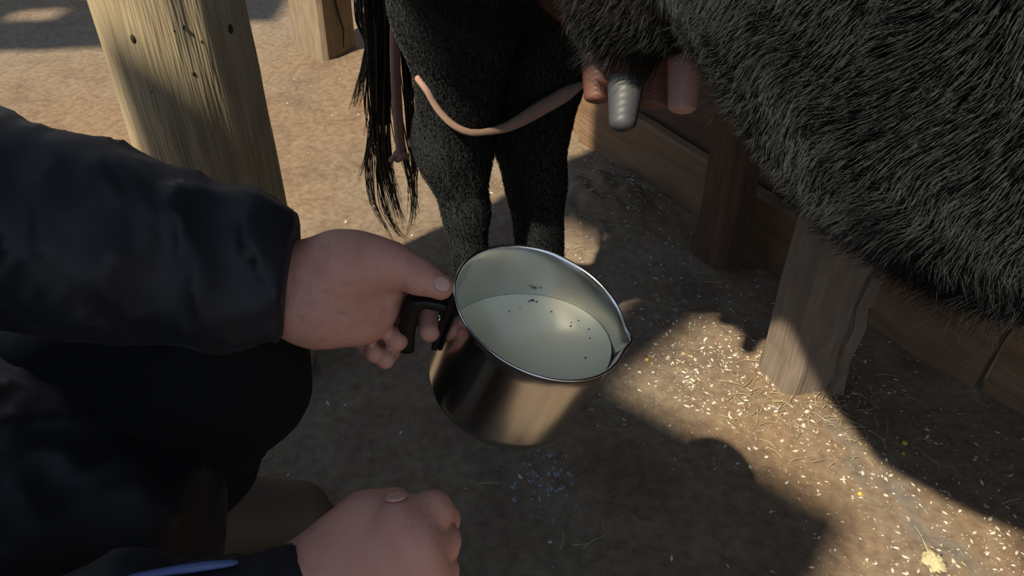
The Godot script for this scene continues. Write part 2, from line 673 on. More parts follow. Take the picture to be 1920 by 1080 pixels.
	var roof := thing("lean_to", "lean-to of rough boards on poles beside the yard", "shelter", Vector3(-3.6, 0, -2.6))
	var edge := [[-4.3, -1.14], [-4.0, -1.10], [-3.7, -1.13], [-3.4, -1.16], [-3.1, -1.10], [-2.8, -1.15], [-2.5, -1.16], [-2.2, -1.42], [-1.9, -1.66], [-1.6, -1.9], [-1.3, -2.1]]
	for i in edge.size():
		var q: Array = edge[i]
		var runs := [[q[1], -4.6, 0.0, 0.298]] if i != 5 else [[q[1], -1.42, -0.07, 0.158], [-1.54, -4.6, -0.07, 0.158], [q[1], -4.6, 0.08, 0.14]]
		for e in runs:
			put("board", beam(Vector3(q[0] + e[2], 2.4, e[0]) - roof.position, Vector3(q[0] + e[2], 2.4, e[1]) - roof.position, Vector3.RIGHT, e[3], 0.03, 0.003, 5, 340 + i), brown, roof)
	for q in [[-4.5, -1.0], [-4.5, -4.4], [-1.7, -4.4]]:
		put("pole", beam(Vector3(q[0], -0.05, q[1]) - roof.position, Vector3(q[0], 2.39, q[1]) - roof.position, Vector3.RIGHT, 0.1, 0.1, 0.004, 6, 360), brown, roof)
	# wooden posts carrying it
	var p1 := thing("partition_post", "narrow brown post against the plank partition behind the udder", "post", Vector3(0.40, 0, -1.30))
	put("timber", beam(Vector3(0, -0.05, 0), Vector3(0.012, 1.3, -0.01), Vector3(0.545, 0, 0.838), 0.085, 0.07, 0.004, 8, 8), brown, p1)
	var p2 := thing("stall_post", "weathered grey post with a splintered corner under the cow's belly", "post", Vector3(0.463, 0, -0.968))
	put("timber", beam(Vector3(0, -0.06, 0), Vector3(0.03, 1.25, -0.02), Vector3(0.3, 0, 0.95), 0.095, 0.095, 0.0045, 12, 9), grey, p2)
	var sp := beam(Vector3(0.047, -0.04, 0.022), Vector3(0.053, 0.19, 0.012), Vector3(0.3, 0, 0.95), 0.06, 0.022, 0.005, 7, 19, 0.06)
	put("splinter", sp, grey, p2)

# ---------------------------------------------------------------- cow
func cow_build() -> Field:
	var f := Field.new()
	var ys := 0.80
	# trunk, neck and head in one group (sections higher than wide)
	f.add([
		[cow(-0.02, 0.90, 0.0), cow(0.25, 0.91, 0.0), 0.185, 0.185],
		[cow(0.25, 0.93, 0.0), cow(0.60, 0.86, 0.0), 0.17, 0.235],
		[cow(0.60, 0.86, 0.0), cow(1.0, 0.86, 0.0), 0.235, 0.23],
		[cow(1.0, 0.86, 0.0), cow(1.2, 0.9, 0.0), 0.23, 0.16],
		[cow(1.2, 0.93, 0.0), cow(1.55, 1.12, 0.05), 0.15, 0.10],
		[cow(1.55, 1.14, 0.05), cow(1.66, 1.12, 0.06), 0.10, 0.095],
		[cow(1.66, 1.12, 0.06), cow(1.88, 0.94, 0.08), 0.09, 0.06],
	], 0.08, 0.08, ys)
	for s in [1.0, -1.0]:
		# hind leg: thigh, stifle, gaskin, hock, cannon, fetlock, hoof
		var w: float = 0.066 * s
		var m := 1.0 if s > 0.0 else 1.4
		var m2 := 1.0 if s > 0.0 else 1.2
		f.add([
			[cow(-0.02, 0.93, 0.11 * s), cow(0.10, 0.74, 0.11 * s), 0.15, 0.115],
			[cow(0.10, 0.74, 0.11 * s), cow(0.025, 0.60, w + 0.015 * s), 0.105, 0.078],
			[cow(0.025, 0.60, w + 0.015 * s), cow(0.0, 0.47, w), 0.076, 0.052 * m2],
			[cow(0.0, 0.47, w), cow(-0.02, 0.40, w), 0.05 * m2, 0.05 * m2],
			[cow(-0.045, 0.62, w + 0.01 * s), cow(-0.02, 0.48, w), 0.03, 0.02],
			[cow(-0.07, 0.415, w), cow(-0.03, 0.37, w), 0.027, 0.038],
			[cow(-0.02, 0.40, w), cow(0.0, 0.30, w), 0.05 * m2, 0.031 * m],
			[cow(0.0, 0.30, w), cow(0.02, 0.12, w), 0.029 * m, 0.027 * m],
			[cow(0.02, 0.12, w), cow(0.03, 0.09, w), 0.034, 0.034],
			[cow(0.03, 0.09, w), cow(0.055, 0.035, w), 0.034, 0.043],
		], 0.025, 0.07)
		var x: float = 0.10 * s
		f.add([
			[cow(1.02, 0.85, 0.13 * s), cow(0.98, 0.62, x), 0.12, 0.085],
			[cow(0.98, 0.62, x), cow(1.02, 0.36, x), 0.07, 0.045],
			[cow(1.02, 0.36, x), cow(1.01, 0.31, x), 0.045, 0.036],
			[cow(1.01, 0.31, x), cow(1.01, 0.10, x), 0.032, 0.03],
			[cow(1.01, 0.10, x), cow(1.03, 0.035, x), 0.036, 0.043],
		], 0.03, 0.07)
		f.add([[cow(1.60, 1.2, 0.06 + 0.06 * s), cow(1.56, 1.18, 0.06 + 0.22 * s), 0.02, 0.03]], 0.02, 0.03)
	var hide := mat(Color(0.115, 0.125, 0.128), 0.75, 0.0, 0.35)
	var cn := thing("cow", "black shaggy cow standing tethered beside the milker", "cow", Vector3.ZERO)
	var g := nets(f, Vector3(-0.45, -0.03, -1.45), Vector3(1.4, 1.4, 0.62), 0.0155)
	put("body", to_mesh(g[0], g[1], g[2]), hide, cn)
	# udder and teats
	var uf := Field.new()
	uf.add([
		[cow(0.17, 0.72, 0.045), cow(0.31, 0.72, 0.045), 0.09, 0.085],
		[cow(0.17, 0.72, -0.05), cow(0.31, 0.72, -0.045), 0.09, 0.085],
		[cow(0.27, 0.66, 0.06), cow(0.27, 0.62, 0.06), 0.055, 0.035],
		[cow(0.30, 0.66, -0.03), cow(0.30, 0.62, -0.03), 0.055, 0.035],
		[cow(0.19, 0.67, 0.05), cow(0.20, 0.64, 0.045), 0.055, 0.035],
	], 0.03, 0.03)
	g = nets(uf, cow(0.24, 0.45, 0) - Vector3(0.3, 0, 0.3), cow(0.24, 0.9, 0) + Vector3(0.3, 0, 0.3), 0.009)
	var udm := mat(Color(0.33, 0.24, 0.2), 0.75, 0.0, 0.3)
	udm.albedo_texture = noise_tex(128, 0.03, 77, [Color(0.5, 0.45, 0.45), Color(1, 1, 1), Color(0.9, 0.85, 0.85)], 4)
	udm.uv1_triplanar = true
	udm.uv1_scale = Vector3(8, 8, 8)
	var ud := put("udder", to_mesh(g[0], g[1], g[2]), udm, cn)
	ud.set_meta("label", "brownish pink udder with dark hair")
	var teats := [
		[at(1180, 78, 0.80), at(1166, 248, 0.80), 0.022, 0.0125, Color(0.21, 0.217, 0.23), "dark grey wrinkled teat"],
		[at(1288, 85, 0.82), at(1278, 214, 0.825), 0.019, 0.014, Color(0.68, 0.54, 0.51), "smooth pink teat"],
		[at(1125, 70, 0.86), at(1120, 195, 0.865), 0.021, 0.014, Color(0.42, 0.28, 0.23), "brown rear teat"],
		[at(1230, 85, 0.89), at(1226, 205, 0.895), 0.019, 0.014, Color(0.42, 0.29, 0.25), "shaded far rear teat"]]
	for q in teats:
		var top: Vector3 = q[0]
		var tip: Vector3 = q[1]
		var d := (tip - top).normalized()
		var fr := frame_of(d)
		var rr := []
		var L := top.distance_to(tip)
		for i in 60:
			var t := i / 59.0
			var rad: float = lerpf(q[2], q[3], pow(t, 1.2))
			if t > 0.9: rad *= sqrt(maxf(1.0 - pow((t - 0.9) / 0.1, 2), 0.02))
			var ring := PackedVector3Array()
			for k in 28:
				var a := TAU * k / 28
				var wr := 0.00014 * sin(t * 170.0 + 2.5 * sin(a * 2.0 + t * 9.0)) + 0.00016 * sin(t * 290.0 + 3.0 * sin(a * 3.0))
				if t > 0.92 or q[5] == "smooth pink teat": wr *= 0.2
				ring.append(top + d * (L * t) + (fr[0] * cos(a) + fr[1] * sin(a)) * (rad + wr))
			rr.append(ring)
		var tm := mat(q[4], 0.55, 0.0, 0.5)
		var te := put("teat", skin(rr), tm, cn)
		te.set_meta("label", q[5])
	# fur
	var body_mesh: ArrayMesh = cn.get_child(0).mesh
	fur(cn, body_mesh, ud.mesh)
	tail(cn)
	return f

func hair_mesh(bend: float, sides := 3, segs := 4) -> ArrayMesh:
	var rings := []
	for i in segs + 1:
		var t := float(i) / segs
		var ring := PackedVector3Array()
		var w := (1.0 - t) * 0.9 + 0.1
		for k in sides:
			var a := TAU * k / sides
			ring.append(Vector3(cos(a) * w, t, sin(a) * w))
		rings.append(ring)
	for r in rings.size():
		for k in sides:
			var p: Vector3 = rings[r][k]
			# width is scaled by the instance in x; the bend is a share of the length
			rings[r][k] = Vector3(p.x, p.y, p.z)
	var m := skin(rings, true, false)
	return m

func fur(cn: Node3D, body: ArrayMesh, udder: ArrayMesh) -> void:
	var arr := body.surface_get_arrays(0)
	var two := joined([[arr[Mesh.ARRAY_VERTEX], arr[Mesh.ARRAY_NORMAL], arr[Mesh.ARRAY_INDEX]], [udder.surface_get_arrays(0)[Mesh.ARRAY_VERTEX], udder.surface_get_arrays(0)[Mesh.ARRAY_NORMAL], udder.surface_get_arrays(0)[Mesh.ARRAY_INDEX]]])
	var first_udder: int = arr[Mesh.ARRAY_VERTEX].size()
	var v: PackedVector3Array = two[0]
	var n: PackedVector3Array = two[1]
	var ix: PackedInt32Array = two[2]
	var r := RandomNumberGenerator.new()
	r.seed = 91
	var clump := noise(14.0, 92, 2)
	var clump2 := noise(14.0, 93, 2)
	var swirl := noise(3.0, 94, 2)
	# long coat (flank, belly), short coat (thighs and hind legs): joined tapering hairs, bent in two steps
	for coat in 2:
		var lists := [PackedVector3Array(), PackedVector3Array(), PackedInt32Array(), PackedColorArray()]
		var hv := PackedVector3Array()
		var hn := PackedVector3Array()
		var hi := PackedInt32Array()
		var hc := PackedColorArray()
		for t in range(0, ix.size(), 3):
			var A := v[ix[t]]
			var Bv := v[ix[t + 1]]
			var C := v[ix[t + 2]]
			var mid := (A + Bv + C) / 3.0
			var q := cow_uv(mid)
			var on_udder := ix[t] >= first_udder
			if on_udder and (coat == 1 or q.x < 0.255 or q.y < 0.615): continue
			var long_ := q.x > 0.13 and q.y > 0.47
			if (coat == 0) != long_: continue
			var nm := (n[ix[t]] + n[ix[t + 1]] + n[ix[t + 2]]).normalized()
			var dens := 0.0
			if coat == 0:
				if q.x > 1.02 or q.z < -0.16 and q.y > 0.62: continue
				dens = 400000.0 if q.x < 0.78 else 50000.0
				if q.y > 1.02: continue
				if q.z < 0.0: dens *= 0.5
				if on_udder: dens = 120000.0
			else:
				if q.x > 0.4: continue
				if nm.dot(EYE - mid) < -0.25: continue
				if q.y > 1.0: continue
				dens = 160000.0
			var area := (Bv - A).cross(C - A).length() * 0.5
			var cnt := area * dens
			var k := int(cnt) + (1 if r.randf() < cnt - int(cnt) else 0)
			for j in k:
				var s1 := sqrt(r.randf())
				var s2 := r.randf()
				var p := A * (1.0 - s1) + Bv * (s1 * (1.0 - s2)) + C * (s1 * s2)
				var flow := -HEAD * 0.55 + Vector3.DOWN * 0.75
				if coat == 1: flow = Vector3.DOWN - HEAD * 0.25
				var cl := Vector3(clump.get_noise_3dv(p), clump2.get_noise_3dv(p), swirl.get_noise_3dv(p)) * (0.9 if coat == 0 else 0.8)
				flow += cl + Vector3(r.randfn(), r.randfn(), r.randfn()) * 0.16
				flow = (flow - nm * flow.dot(nm) * 0.9)
				flow = flow.normalized()
				var low := clampf((0.75 - p.y) / 0.2, 0.0, 1.0)
				var L := r.randf_range(0.016, 0.034) * (1.0 + 0.9 * low) if coat == 0 else r.randf_range(0.004, 0.009)
				var lift := r.randf_range(0.2, 0.55) if coat == 0 else r.randf_range(0.25, 0.7)
				var d0 := (flow + nm * lift).normalized()
				var d1 := (flow + nm * lift * 0.25 + Vector3.DOWN * 0.3 + cl * 0.3).normalized()
				var side := d0.cross(nm + Vector3(r.randfn(), r.randfn(), r.randfn()) * 0.4).normalized()
				var wd := r.randf_range(0.0002, 0.00038) if coat == 0 else r.randf_range(0.0003, 0.0005)
				var b := hv.size()
				var up := side.cross(d0).normalized()
				var m1 := p + d0 * L * 0.5
				var m2 := m1 + d1 * L * 0.5
				var p0 := p - nm * 0.001
				# three-sided spike with one joint
				for e in 3:
					var a := TAU * e / 3.0
					var o := side * cos(a) + up * sin(a)
					hv.append(p0 + o * wd)
					hn.append(o)
					hv.append(m1 + o * wd * 0.75)
					hn.append(o)
				hv.append(m2)
				hn.append(d1)
				for e in 3:
					var e2 := (e + 1) % 3
					hi.append_array([b + e * 2, b + e * 2 + 1, b + e2 * 2, b + e2 * 2, b + e * 2 + 1, b + e2 * 2 + 1, b + e * 2 + 1, b + 6, b + e2 * 2 + 1])
				var g := r.randf_range(0.55, 1.25)
				if r.randf() < 0.05: g *= 2.6
				var kc := Color(g, g, g)
				for e in 7: hc.append(kc)
		var hm := mat(Color(0.165, 0.188, 0.194), 0.6, 0.0, 0.4)
		hm.rim_enabled = true
		hm.rim = 0.15
		hm.vertex_color_use_as_albedo = true
		var o := put("coat" if coat == 0 else "short_coat", to_mesh(hv, hn, hi, PackedVector2Array(), hc), hm, cn)
		o.set_meta("kind", "stuff")
		o.set_meta("label", "long grey-black belly and flank hair" if coat == 0 else "short black leg hair")
		print("hairs ", coat, " ", hv.size() / 7)

func tail(cn: Node3D) -> void:
	var black := mat(Color(0.06, 0.05, 0.045), 0.45, 0.0, 0.5)
	var D := 1.44
	var dock := smooth_path([cow(-0.2, 1.08, 0.0), cow(-0.3, 0.98, 0.0), at(706, -60, 1.22), at(712, 100, 1.28), at(722, 230, 1.36)], 8)
	put("tail", tube(dock, func(t): return 0.03 - 0.02 * t, 10), mat(Color(0.05, 0.045, 0.042), 0.8), cn)
	var r := RandomNumberGenerator.new()
	r.seed = 55
	var parts := []
	# locks: [points in the picture, strands, spread at start, spread at end]
	var locks := [
		[[[712, -40], [716, 80], [714, 200], [722, 300], [742, 380], [758, 440]], 60, 24.0, 14.0],
		[[[700, -20], [700, 90], [706, 200], [716, 290], [730, 360], [750, 420]], 46, 20.0, 16.0],
		[[[672, -20], [676, 40], [690, 95], [672, 160], [655, 212]], 22, 12.0, 5.0],
		[[[690, -20], [694, 60], [684, 120], [670, 180], [662, 205]], 16, 8.0, 7.0],
		[[[725, 60], [738, 160], [752, 260], [770, 340], [772, 400], [764, 446]], 26, 16.0, 8.0],
		[[[758, 40], [764, 140], [770, 230], [778, 300], [776, 360], [788, 418]], 34, 14.0, 8.0],
		[[[704, 170], [698, 250], [692, 320], [700, 380], [724, 430], [742, 456]], 16, 9.0, 5.0],
		[[[704, 200], [694, 270], [676, 320], [668, 362]], 5, 6.0, 3.0],
		[[[716, 250], [714, 330], [722, 390], [742, 430], [764, 452]], 16, 9.0, 6.0],
		[[[690, 120], [688, 200], [690, 250], [696, 262]], 6, 8.0, 5.0],
		[[[776, 0], [784, 110], [790, 200], [786, 290]], 34, 12.0, 8.0],
	]
	for q in locks:
		var pts: Array = q[0]
		for s in q[1]:
			var o0: Vector2 = Vector2(r.randfn(), r.randfn()) * q[2] * 0.5
			var o1: Vector2 = Vector2(r.randfn(), r.randfn()) * q[3] * 0.5
			var dz := r.randfn() * 0.016
			var cut := r.randf_range(0.72, 1.0)
			var path := []
			var ph := r.randf() * TAU
			for i in pts.size():
				var t := float(i) / (pts.size() - 1)
				var o: Vector2 = o0.lerp(o1, t)
				var x: float = pts[i][0] + o.x + 4.0 * sin(ph + t * 7.0)
				var y: float = pts[i][1] + o.y * 0.3
				# the switch hangs in one upright plane
				var d := ray(x, y)
				path.append(EYE + d * ((-1.25 + dz * (1.0 + t)) / d.z))
			var sm := smooth_path(path, 5)
			sm.resize(maxi(5, int(sm.size() * cut)))
			var m := tube(sm, func(t): return 0.0015 * (1.0 - 0.8 * t), 3)
			var a := m.surface_get_arrays(0)
			parts.append([a[Mesh.ARRAY_VERTEX], a[Mesh.ARRAY_NORMAL], a[Mesh.ARRAY_INDEX]])
	var g := joined(parts)
	var sw := put("tail_switch", to_mesh(g[0], g[1], g[2]), black, cn)
	sw.set_meta("kind", "stuff")
	sw.set_meta("label", "long wavy black tail hair")

# ---------------------------------------------------------------- rope round the hind legs
func hit(f: Field, px: float, py: float, from := 0.6) -> Vector3:
	var d := ray(px, py)
	var t := from
	for i in 200:
		var e := f.at(EYE + d * t)
		if e < 0.0015 or t > 2.0: break
		t += maxf(e * 0.6, 0.0008) / d.length()
	return EYE + d * t

func rope_build(f: Field) -> void:
	var rm := mat(Color(0.6, 0.49, 0.43), 0.9, 0.0, 0.3)
	rm.normal_enabled = true
	rm.normal_texture = bump_tex(128, 0.09, 66, 5.0)
	rm.uv1_scale = Vector3(2, 6, 1)
	var th := thing("hobble_rope", "pale brown rope tied round the cow's hind legs", "rope", Vector3.ZERO)
	var pts := []
	for q in [[784, 148], [795, 162], [803, 174], [814, 194], [830, 216], [852, 236], [880, 248], [910, 247], [945, 240], [975, 226], [1005, 208], [1040, 188], [1070, 170], [1094, 156]]:
		var p := hit(f, q[0], q[1])
		pts.append(p)
	# bridge the gap between the legs: keep the run taut in depth
	for pass_ in 30:
		for i in range(1, pts.size() - 1):
			var m: Vector3 = (pts[i - 1] + pts[i + 1]) * 0.5
			var de: float = (pts[i] - EYE).length()
			var dm: float = (m - EYE).length()
			if dm < de: pts[i] = EYE + (pts[i] - EYE) * (dm / de)
	for i in pts.size(): pts[i] += (EYE - pts[i]).normalized() * 0.004
	var first: Vector3 = pts[0]
	var last: Vector3 = pts[pts.size() - 1]
	var back := [first + (first - EYE).normalized() * 0.10 + Vector3(0.03, 0.02, 0), cow(-0.14, 0.56, -0.02), last + (last - EYE).normalized() * 0.14]
	var loop := pts.duplicate()
	put("loop", tube(smooth_path(loop, 5), func(t): return (0.0048 + 0.0055 * smoothstep(0.5, 0.8, t)) * (1.0 - 0.55 * smoothstep(0.88, 1.0, t)), 10, 0.8), rm, th)
	put("loop", tube(smooth_path([first, back[0], back[1], back[2], last], 6), func(t): return 0.0045, 8), rm, th)
	# the loose end hanging down through the tail hair, with a knot
	var e := []
	for q in [[742, 40], [741, 110], [744, 190], [748, 250], [752, 292]]:
		var d := ray(q[0], q[1])
		e.append(EYE + d * (-1.185 / d.z))
	put("loose_end", tube(smooth_path(e, 5), func(t): return 0.0085 - 0.001 * t, 8), rm, th)
	var s := SphereMesh.new()
	s.radius = 0.011
	s.height = 0.022
	s.radial_segments = 14
	s.rings = 8
	var kn := put("knot", s, rm, th)
	kn.position = e[4]
	kn.scale = Vector3(1.0, 0.8, 0.9)
	var ring := PackedVector3Array()
	for i in 17: ring.append(e[4] + Vector3(cos(TAU * i / 16) * 0.009, 0.004 * sin(TAU * i / 8.0), sin(TAU * i / 16) * 0.009))
	put("knot", tube(ring, func(t): return 0.005, 7), rm, th)
	put("loose_end", tube(smooth_path([e[4], e[4] + Vector3(-0.012, 0.001, 0.008), e[4] + Vector3(-0.016, -0.006, 0.01)], 3), func(t): return 0.0045, 6), rm, th)
	# joins the loop to the loose end behind the near leg
	put("loose_end", tube(smooth_path([back[1], (back[1] + e[0]) * 0.5 + Vector3(0, 0.1, 0), e[0]], 6), func(t): return 0.006, 7), rm, th)

# ---------------------------------------------------------------- milk jug
func jug_build() -> void:
	var C := Vector3(0.0233, 0.5164, -0.4833)
	var n := Vector3(0.3284, 0.9394, 0.0983).normalized()
	var s := (Vector3(0.945, -0.326, -0.034) + Vector3(0, 0, 0.16))
	s = (s - n * s.dot(n)).normalized()
	var b := n.cross(s)
	var L := 0.1
	var jug := thing("milk_jug", "stainless steel milk jug tilted towards its pouring lip", "jug", C - n * L)
	var org := C - n * L
	var steel := mat(Color(0.85, 0.85, 0.85), 0.21, 1.0, 0.5)
	steel.roughness_texture = noise_tex(128, 0.05, 88, [Color(0.75, 0.75, 0.75), Color(1, 1, 1)], 3)
	var segs := 96
	# profile: [radius, height] outside up, over the rolled lip, inside down
	var prof := [[0.0, 0.0], [0.05, 0.0], [0.0595, 0.0008], [0.0635, 0.003], [0.0655, 0.007], [0.0662, 0.014], [0.0668, 0.05], [0.0675, 0.085], [0.0682, 0.094], [0.0697, 0.0982], [0.0706, 0.0992], [0.0709, 0.1], [0.0704, 0.1008], [0.0694, 0.1006], [0.0684, 0.0992], [0.0672, 0.094], [0.0665, 0.085], [0.0658, 0.05], [0.0652, 0.015], [0.064, 0.006], [0.06, 0.002], [0.0, 0.0018]]
	var rings := []
	for p in prof:
		var ring := PackedVector3Array()
		for k in segs:
			var a := TAU * k / segs
			var r: float = p[0]
			var y: float = p[1]
			# pouring lip
			var da := absf(wrapf(a, -PI, PI))
			var lip := exp(-pow(da / 0.12, 2)) * smoothstep(0.075, 0.1, y)
			r += 0.0045 * lip
			y += 0.0012 * lip
			ring.append((s * cos(a) + b * sin(a)) * maxf(r, 0.0003) + n * y)
		rings.append(ring)
	put("body", skin(rings, true, false), steel, jug)
	# black handle: bracket on the wall, a bar out and a hook down
	var black := mat(Color(0.025, 0.025, 0.027), 0.5, 0.0, 0.4)
	var hd := -s * 0.985 - b * 0.2
	hd = (hd - n * hd.dot(n)).normalized()
	var hs := n.cross(hd)
	var path := smooth_path([hd * 0.066 + n * 0.083, hd * 0.080 + n * 0.0845, hd * 0.090 + n * 0.083, hd * 0.0955 + n * 0.074, hd * 0.0935 + n * 0.05, hd * 0.088 + n * 0.026], 5)
	var hr := []
	for i in path.size():
		var d := (path[mini(i + 1, path.size() - 1)] - path[maxi(i - 1, 0)]).normalized()
		var up := hs.cross(d).normalized()
		var t := float(i) / (path.size() - 1)
		var w := 0.0088
		var h := 0.0048 + 0.0018 * smoothstep(0.3, 0.6, t)
		if i == path.size() - 1:
			w *= 0.7
			h *= 0.6
		var ring := PackedVector3Array()
		for k in 16:
			var a := TAU * k / 16
			ring.append(path[i] + hs * w * signf(cos(a)) * pow(absf(cos(a)), 0.55) + up * h * signf(sin(a)) * pow(absf(sin(a)), 0.55))
		hr.append(ring)
	var hm := put("handle", skin(hr), black, jug)
	hm.set_meta("label", "black plastic hook handle")
	var br := beam(hd * 0.069 + n * 0.04, hd * 0.0705 + n * 0.092, hs, 0.019, 0.005, 0.0003, 4, 3)
	put("handle_bracket", br, black, jug)
	for y in [0.05, 0.066]:
		var rv := SphereMesh.new()
		rv.radius = 0.003
		rv.height = 0.006
		rv.radial_segments = 12
		rv.rings = 6
		var ro := put("rivet", rv, steel, jug)
		ro.position = hd * 0.0715 + n * y
	# milk: level top cut through the tilted jug
	var mk := thing("milk", "creamy white milk standing level in the steel jug", "milk", org + n * 0.003)
	var off := org + n * 0.003
	var lev := 0.4765
	var top := PackedVector3Array()
	var low := PackedVector3Array()
	var in2 := PackedVector3Array()
	for k in 72:
		var a := TAU * k / 72
		var e := s * cos(a) + b * sin(a)
		var q := off + e * 0.0652
		var t := (lev - q.y) / n.y
		var rr := 0.0651 + 0.0009 * clampf(t / 0.085, 0, 1)
		q = off + e * rr
		t = (lev - q.y) / n.y
		top.append(e * rr + n * t)
		in2.append(e * (rr - 0.002) + n * ((lev + 0.0002 - (off + e * (rr - 0.002)).y) / n.y))
		low.append(e * 0.0605)
	var milkm := mat(Color(0.95, 0.93, 0.79), 0.16, 0.0, 0.5)
	milkm.subsurf_scatter_enabled = true
	milkm.subsurf_scatter_strength = 0.2
	var v := PackedVector3Array()
	var nn := PackedVector3Array()
	var ix := PackedInt32Array()
	v.append(n * ((lev - off.y) / n.y))
	nn.append(Vector3.UP)
	for p in top:
		v.append(p)
		nn.append(Vector3.UP)
	for k in 72: ix.append_array([0, 1 + k, 1 + (k + 1) % 72])
	if (v[2] - v[0]).cross(v[1] - v[0]).y < 0:
		for t in range(0, ix.size(), 3):
			var w := ix[t + 1]
			ix[t + 1] = ix[t + 2]
			ix[t + 2] = w
	put("surface", to_mesh(v, nn, ix), milkm, mk)
	put("volume", skin([low, top], true, false), milkm, mk)
	# bubbles and specks afloat
	var sp := mat(Color(0.33, 0.33, 0.3), 0.4)
	for q in [[998, 563, 3.6], [1006, 566, 2.2], [992, 565, 1.8], [1034, 584, 1.8], [1070, 611, 2.0], [1085, 601, 1.5], [1071, 605, 1.4], [1104, 617, 1.8], [1106, 634, 1.6], [1098, 671, 2.2], [955, 583, 1.6], [948, 552, 1.5], [975, 578, 1.2]]:
		var d := ray(q[0], q[1])
		var p := EYE + d * ((lev + 0.0003 - EYE.y) / d.y)
		var sm := SphereMesh.new()
		sm.radius = q[2] * 0.00042
		sm.height = sm.radius * 2.0
		sm.radial_segments = 10
		sm.rings = 5
		var o := put("speck", sm, sp, mk)
		o.position = p - off
		o.scale = Vector3(1.3, 0.5, 1.0)

